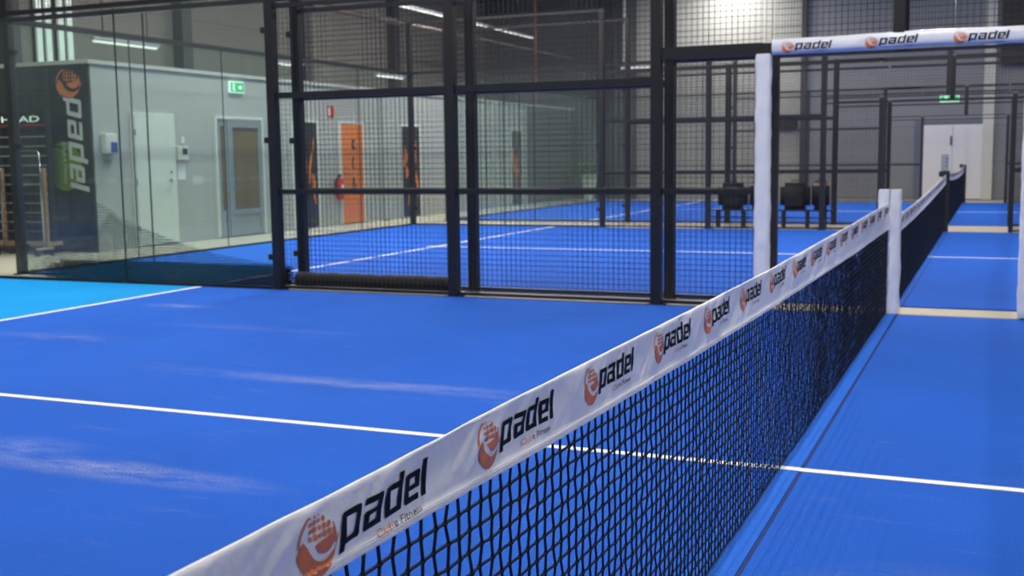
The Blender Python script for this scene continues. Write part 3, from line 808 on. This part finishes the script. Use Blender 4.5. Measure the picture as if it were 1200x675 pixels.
MB().box((XA + .07, 5.37, 1.43), (XA + .073, 5.49, 1.53)).build('display', M['lcd'], p)
for z in (1.345, 1.565): MB().cyl((XA + .071, 5.38, z), (XA + .085, 5.38, z), .012, 8).build('orange_knob', M['orange'], p)
rel(p)
o = MB().bbox((XA, 5.29, 1.02), (XA + .012, 5.49, 1.32), .002).build('notice_sheet', M['letter']); tag(o, 'white notice sheet hanging under the control box', 'notice')
o = MB().bbox((XA, 5.41, 1.62), (XA + .02, 5.49, 1.73), .004).build('light_switch', M['white_paint']); tag(o, 'small white switch above the control box', 'switch')
o = MB().bbox((XA, 5.66, .93), (XA + .006, 5.95, 1.08), .001).build('notice_sheet', M['notice']); tag(o, 'faded grey notice on the wall between the two nearest doors', 'notice')

# banner ------------------------------------------------------------
yb_ = YA - .037
p = thing('club_banner', 'tall black banner with vertical lettering on the annex corner', 'banner', (-11.97, yb_, .13))
MB().bbox((-12.36, yb_ - .012, .10), (-11.605, yb_, 2.77), .003).build('banner_cloth', M['black'], p)
yf = yb_ - .0135
mb = MB(); cx, cz, r = -12.13, 1.27, .33  # ball mirrored in the court glass, painted flat onto the banner
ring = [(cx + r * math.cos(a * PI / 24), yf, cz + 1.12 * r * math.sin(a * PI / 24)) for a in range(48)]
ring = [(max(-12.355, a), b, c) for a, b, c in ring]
mb.face(ring); mb.build('ball_reflection', M['ball'], p, label='yellow green ball reflection painted on the banner')
yf2 = yf - .0012
mb = MB()
A = [(cx - .35 + .42 * t, yf2, cz + .16 + .12 * math.sin(3 * t)) for t in [i / 14 for i in range(15)]]
for a, b in zip(A, A[1:]): mb.face([a, b, (b[0], b[1], b[2] + .03), (a[0], a[1], a[2] + .03)])
mb.build('ball_seam', M['black'], p)
LET = [(0, q) for mi, q in LOGO if mi == 1]; RAC = [(0, q) for mi, q in LOGO if mi == 0]
print_logo('letter_print', lambda u, v: (-12.035 + (v + 73) * .0066, yf2 - .0012, 2.74 - (u - 12) * .0053), p, [M['letter']], LET, 400, label='pale vertical lettering')
# racket drawn upright, turned with the lettering
print_logo('racket_print', lambda u, v: (-11.985 + (u - 44) * .0053, yf2 - .0012, 2.51 + (v + 50) * .0052), p, [M['orange']], RAC, 400, label='orange racket print')
print_logo('small_print', lambda u, v: (-12.15 + (v + 93) * .0058, yf2 - .0012, 1.62 - (u - 193) * .0045), p, [M['letter']], [(0, q) for mi, q in SMALL], 400, label='small pale lettering')
rel(p)

# rack --------------------------------------------------------------
xr0, xr1, yr = -14.0, -12.06, 3.0
p = thing('display_rack', 'black racket display rack with lit header lettering left of the banner', 'rack', ((xr0 + xr1) / 2, yr, 0))
MB().bbox((xr0, yr + .10, .16), (xr1 - .02, yr + .13, 2.06), .006).build('back_panel', M['black'], p)
mb = MB(); mb.bbox((xr0, yr - .02, 1.85), (xr1, yr + .1, 2.08), .01); mb.build('header_board', M['black'], p)
hl = fit_text(text_polys('HEAD', 1, 0), -12.90, -12.16, 1.925, 2.01)
mb = MB()
for q in hl: mb.face([(a, yr - .022, b) for a, b in q])
mb.build('header_lettering', M['signwhite'], p, label='white HEAD lettering')
MB().box((xr0, yr - .024, 1.868), (xr1, yr - .019, 1.883)).build('red_stripe', M['red'], p)
for x in (xr0, -13.0, xr1 - .05):
    MB().bbox((x, yr + .02, .16), (x + .04, yr + .10, 1.85), .005).build('side_panel', M['black'], p)
for k in range(11):
    z = .3 + .14 * k
    mb = MB(); mb.box((xr0 + .05, yr + .02, z), (xr1 - .05, yr + .1, z + .012), 0); mb.box((xr0 + .05, yr, z), (xr1 - .05, yr + .02, z + .02), 1)
    mb.build('shelf', [M['black'], M['alu']], p)
for x in (-12.98, xr1 - .09):
    MB().bbox((x, yr - .06, .16), (x + .06, yr - .02, 1.25), .004).build('wooden_post', M['wood'], p)
MB().bbox((xr0, yr - .10, .10), (xr1, yr + .2, .16), .005).build('base_board', M['wood'], p)
for x in (xr0 + .1, -13.3, -12.75, xr1 - .1):
    for y in (yr - .05, yr + .15):
        mb = MB(); mb.cyl((x - .02, y, .03), (x + .02, y, .03), .05, 14); mb.box((x - .025, y - .02, .03), (x + .025, y + .02, .10)); mb.build('caster', M['black'], p)
rel(p)
p = thing('chrome_cart', 'chrome tube cart standing in front of the display rack', 'cart', (-12.4, 2.72, 0))
ca, cb, cy = -12.72, -11.94, 2.72
mb = MB(); mb.tube([(ca, cy, .09), (ca, cy, 1.45), (ca + .04, cy, 1.5), (cb - .04, cy, 1.5), (cb, cy, 1.45), (cb, cy, .09)], .016, 10); mb.build('frame_tube', M['chrome'], p, smooth=True)
mb = MB()
for k in range(7): mb.cyl((ca, cy, .22 + .11 * k), (cb, cy, .22 + .11 * k), .006, 6)
for k in range(6): mb.cyl((ca + .12 + .11 * k, cy, .22), (ca + .12 + .11 * k, cy, .88), .006, 6)
mb.build('wire_basket', M['steel'], p)
for x in (ca, cb):
    mb = MB(); mb.box((x - .02, cy - .15, .07), (x + .02, cy + .15, .1)); mb.build('foot_bar', M['chrome'], p)
    for y in (cy - .13, cy + .13):
        mb = MB(); mb.cyl((x - .015, y, .03), (x + .015, y, .03), .05, 12); mb.build('caster', M['black'], p)
rel(p)

# ------------------------------------------------------------------ benches and bags in the second gap
def bench(x0, x1, lab):
    p = thing('bench', lab, 'bench', ((x0 + x1) / 2, 10.98, 0)); y0, y1 = 10.84, 11.1
    mb = MB()
    for k in range(3): mb.bbox((x0, y0 + .085 * k, .30), (x1, y0 + .085 * k + .07, .325), .004)
    mb.build('seat_slats', M['steel'], p)
    for x in (x0 + .12, (x0 + x1) / 2 + .05, x1 - .14):
        for y in (y0 + .03, y1 - .03):
            MB().bbox((x - .02, y - .02, -.006), (x + .02, y + .02, .30), .003).build('leg', M['steel'], p)
    mb = MB(); mb.bbox((x0, y0 + .02, .17), (x1, y0 + .045, .195), .003); mb.build('stretcher', M['steel'], p)
    rel(p)
bench(-2.86, -1.88, 'low black bench under the right pair of bags')
bench(-4.05, -2.98, 'low black bench half hidden behind the white padded jamb')
def bag(x, y, w, d, h, lab, band=None, pocket=True, zb=.326):
    p = thing('sports_bag', lab, 'bag', (x, y, zb), 'black sports bags on the benches')
    bm = bmesh.new(); bmesh.ops.create_cube(bm, size=1)
    bmesh.ops.bevel(bm, geom=list(bm.edges), offset=.16, segments=4, affect='EDGES')
    for v in bm.verts:
        n = noise.noise(v.co * 4 + Vector((x, y, 0)))
        v.co = Vector((x + v.co.x * w * (1 + .05 * n), y + v.co.y * d * (1 + .06 * n), zb + (v.co.z + .5) * h))
    mb = MB(); mb.bm(bm); mb.build('bag_body', M['blackfab'], p, smooth=True)
    mb = MB(); mb.tube([(x - .07, y, zb + h - .01), (x - .06, y, zb + h + .035), (x + .06, y, zb + h + .035), (x + .07, y, zb + h - .01)], .01, 8); mb.build('carry_handle', M['black'], p)
    if pocket:
        MB().bbox((x - w * .3, y - d / 2 - .018, zb + .06), (x + w * .3, y - d / 2 + .03, zb + h * .5), .015).build('front_pocket', M['blackfab'], p)
    if band: MB().bbox((x - w * .36, y - d / 2 - .006, zb + h * .84), (x + w * .36, y - d / 2 + .02, zb + h * .95), .008).build('pale_label', band, p, label='pale patch near the top')
    rel(p)
bag(-2.54, 10.97, .52, .22, .48, 'large black bag on the right bench, left of the smaller bag')
bag(-2.10, 10.99, .30, .2, .5, 'smaller black bag with pale patch on the right bench', M['wood'], False)
bag(-3.66, 10.97, .52, .22, .48, 'black bag at the open end of the left bench')
bag(-3.2, 10.99, .3, .2, .5, 'black bag behind the white padded jamb, with a pale patch', M['wood'], False)

# ------------------------------------------------------------------ end wall
d = tag(thing('door_7', 'far white double door in the end wall', 'door', (-.34, YE - .04, 0)), 'far white double door in the end wall', 'door', kind='structure')
yw = YE - .04
fm = mat('blue_grey_door_frame', (92, 98, 116), .5)
mb = MB(); mb.box((-1.38, yw - .05, 0), (-1.21, yw, 2.2)); mb.box((.45, yw - .05, 0), (.55, yw, 2.2)); mb.box((-1.21, yw - .05, 2.09), (.45, yw, 2.2)); mb.build('door_frame', fm, d, label='blue grey frame')
wl = mat('far_white_door', (206, 206, 212), .5)
for a, b in ((-1.205, -.385), (-.375, .445)): MB().bbox((a, yw - .04, .012), (b, yw, 2.07), .005).build('door_leaf', wl, d)
mb = MB(); mb.bbox((-.44, yw - .075, 1.5), (-.40, yw - .04, 1.76), .006); mb.build('door_handle', M['black'], d); rel(d)
o = MB().bbox((.77, YE - .45, 3.7), (3.4, YE - .05, 6.4), .02).build('roller_shutter', M['black']); tag(o, 'black shutter box high on the end wall at right', 'shutter box', kind='structure')
p = thing('wall_unit', 'long dark unit mounted on the pale part of the end wall', 'wall unit', (-5.24, YE, 2.2))
MB().bbox((-5.84, YE - .2, 2.05), (-4.65, YE, 2.36), .02).build('case', M['black'], p)
mb = MB()
for k in range(4): mb.box((-5.76, YE - .206, 2.09 + .045 * k), (-4.73, YE - .2, 2.105 + .045 * k))
mb.build('vent_slats', M['steel'], p); rel(p)
# plant by the annex end
p = thing('potted_plant', 'green plant in a pale tapered stand by the far glass corner', 'plant', (-10.62, 23.0, 0))
mb = MB(); mb.tube([(-10.62, 23.0, z) for z in (-.015, .03, .75, .8)], .2, 16, radii=[.12, .13, .26, .26]); mb.build('planter', M['white_paint'], p, smooth=True)
mb = MB(); rnd = random.Random(3)
for k in range(150):
    th = rnd.uniform(0, 2 * PI); ph = rnd.uniform(.15, 1.3); L = rnd.uniform(.3, .62)
    b0 = Vector((-10.62 + .1 * math.cos(th), 23.0 + .1 * math.sin(th), .78)); dv = Vector((math.cos(th) * math.cos(ph), math.sin(th) * math.cos(ph), math.sin(ph)))
    sd = dv.cross(Vector((0, 0, 1))).normalized() * .055
    tip = b0 + dv * L + Vector((0, 0, -.08)); mid = b0 + dv * L * .6
    mb.face([b0, mid + sd, tip]); mb.face([b0, tip, mid - sd])
mb.build('foliage', M['leaf'], p); rel(p)

# ------------------------------------------------------------------ pipes high on the walls
def pipe(name, a, b, r, m, lab, cat='pipe', group=None):
    o = MB().cyl(a, b, r, 12).build(name, m, smooth=False); tag(o, lab, cat, group); return o
pipe('ceiling_pipe', (-10.6, 7.6, 4.06), (-10.6, 14.5, 4.10), .05, M['pipe_brown'], 'brown pipe running high along the annex side')
pipe('drop_pipe', (-11.9, 21.9, ZA), (-11.9, 21.9, ZC), .045, M['pipe_red'], 'red brown pipe rising from the far end of the annex')
pipe('drop_pipe', (-9.9, YE - .06, 4.07), (-9.9, YE - .06, ZC), .05, M['coping'], 'pale vertical pipe on the end wall above the tube lamp')
pipe('drop_pipe', (-.42, YE - .058, 2.85), (-.42, YE - .058, ZC), .018, M['chrome'], 'thin bright conduit on the end wall above the far exit sign')

# ------------------------------------------------------------------ lamps
def batten(x, ya, yb, z, lab, hang=True, m='led', r=.035):
    p = thing('tube_lamp', lab, 'lamp', (x, (ya + yb) / 2, z), 'hanging tube lamps along the annex')
    MB().bbox((x - .045, ya, z), (x + .045, yb, z + .05), .01).build('lamp_housing', M['alu'], p)
    MB().cyl((x, ya + .04, z - .012), (x, yb - .04, z - .012), .022, 10).build('lamp_tube', M[m], p)
    if hang:
        for y in (ya + .25, yb - .25): MB().cyl((x, y, z + .05), (x, y, ZC), .012, 6).build('hanger_rod', M['steel'], p)
    rel(p)
batten(-12.0, 3.95, 5.45, 3.18, 'tube lamp above the annex corner, nearest the banner')
batten(-12.0, 8.5, 9.7, 3.18, 'tube lamp above the annex over the first black door')
batten(-12.0, 12.6, 13.9, 3.18, 'tube lamp above the annex over the second black door')
batten(-12.0, 13.75, 16.3, 4.83, 'long tube lamp hung high, left one of its row')
batten(-12.0, 17.4, 22.0, 4.83, 'long tube lamp hung high, far one of its row')
p = thing('tube_lamp', 'tube lamp fixed across the left of the end wall', 'lamp', (-9.5, YE - .1, 4.0))
MB().bbox((-10.0, YE - .12, 3.98), (-9.0, YE, 4.05), .01).build('lamp_housing', M['alu'], p); MB().cyl((-9.95, YE - .14, 4.0), (-9.05, YE - .14, 4.0), .022, 10).build('lamp_tube', M['led'], p); rel(p)

def ceiling_lamp(x, y, L, power, lab, z=6.5, w=.35, col=(1, .965, .91)):
    p = thing('ceiling_lamp', lab, 'lamp', (x, y, z), 'long lamps under the ceiling')
    MB().bbox((x - w / 2 - .03, y - L / 2, z), (x + w / 2 + .03, y + L / 2, z + .07), .01).build('lamp_housing', M['alu'], p)
    MB().box((x - w / 2, y - L / 2 + .03, z - .01), (x + w / 2, y + L / 2 - .03, z)).build('lamp_diffuser', M['ledhot'], p)
    for s in (-1, 1): MB().cyl((x, y + s * L * .4, z + .07), (x, y + s * L * .4, ZC), .012, 6).build('hanger_rod', M['steel'], p)
    l = bpy.data.lights.new('lamp_light', 'AREA'); l.shape = 'RECTANGLE'; l.size = w; l.size_y = L; l.energy = power; l.color = col
    lo = bpy.data.objects.new('lamp_light', l); COL.objects.link(lo); lo.location = (x, y, z - .03); lo.parent = p
    rel(p)
PW = 300
where = {-7: 'over the left half', 0: 'along the middle', 7: 'over the right half'}
for (yc, nm) in ((-4.9, 'nearest'), (5.4, 'second'), (17.0, 'farthest')):
    for x in (-6.5, 0, 6.5):
        ceiling_lamp(x, yc, 6, PW * (.6 if x > 1 else 1), 'long white ceiling lamp %s of the %s court' % ({-6.5: 'over the left half', 0: 'along the middle', 6.5: 'over the right half'}[x], nm))
ceiling_lamp(-6.5, 23.0, 1.6, 230, 'short ceiling lamp near the pale end wall')
for y, L, pw, nm in ((-.5, 3, 260, 'in front of the black banner'), (6.5, 5, 420, 'beside the plain white door'), (14.5, 5, 380, 'beside the second black and orange door')):  # unseen lamps added to brighten the annex wall and the banner face
    ceiling_lamp(-9.9, y, L, pw, 'added fill lamp above the aisle ' + nm)

w = bpy.data.worlds.new('hall_air'); sc.world = w; w.use_nodes = True
w.node_tree.nodes['Background'].inputs[0].default_value = (.5, .52, .55, 1); w.node_tree.nodes['Background'].inputs[1].default_value = .05

# ------------------------------------------------------------------ camera
cam = bpy.data.cameras.new('camera'); co = bpy.data.objects.new('camera', cam); COL.objects.link(co)
fw = Vector((-0.38984398, 0.91372744, -0.11455931)); rt = Vector((0.92027947, 0.3910584, -0.0126103)); up = Vector((-0.033277, 0.11034264, 0.99333637))
co.matrix_world = Matrix(((rt.x, up.x, -fw.x, .74821), (rt.y, up.y, -fw.y, -9.72221), (rt.z, up.z, -fw.z, 1.31569), (0, 0, 0, 1)))
cam.sensor_width = 36; cam.lens = 1326.2 / 1200 * 36; cam.clip_start = .05; cam.clip_end = 200
cam.dof.use_dof = True; cam.dof.focus_distance = 2.3; cam.dof.aperture_fstop = 7.5
sc.camera = co
sc.view_settings.view_transform = 'Standard'; sc.view_settings.look = 'None'; sc.view_settings.gamma = 1; sc.view_settings.exposure = 0
try: sc.view_settings.use_curve_mapping = False
except Exception: pass
sc.cycles.transparent_max_bounces = 40
sc.cycles.use_denoising = True
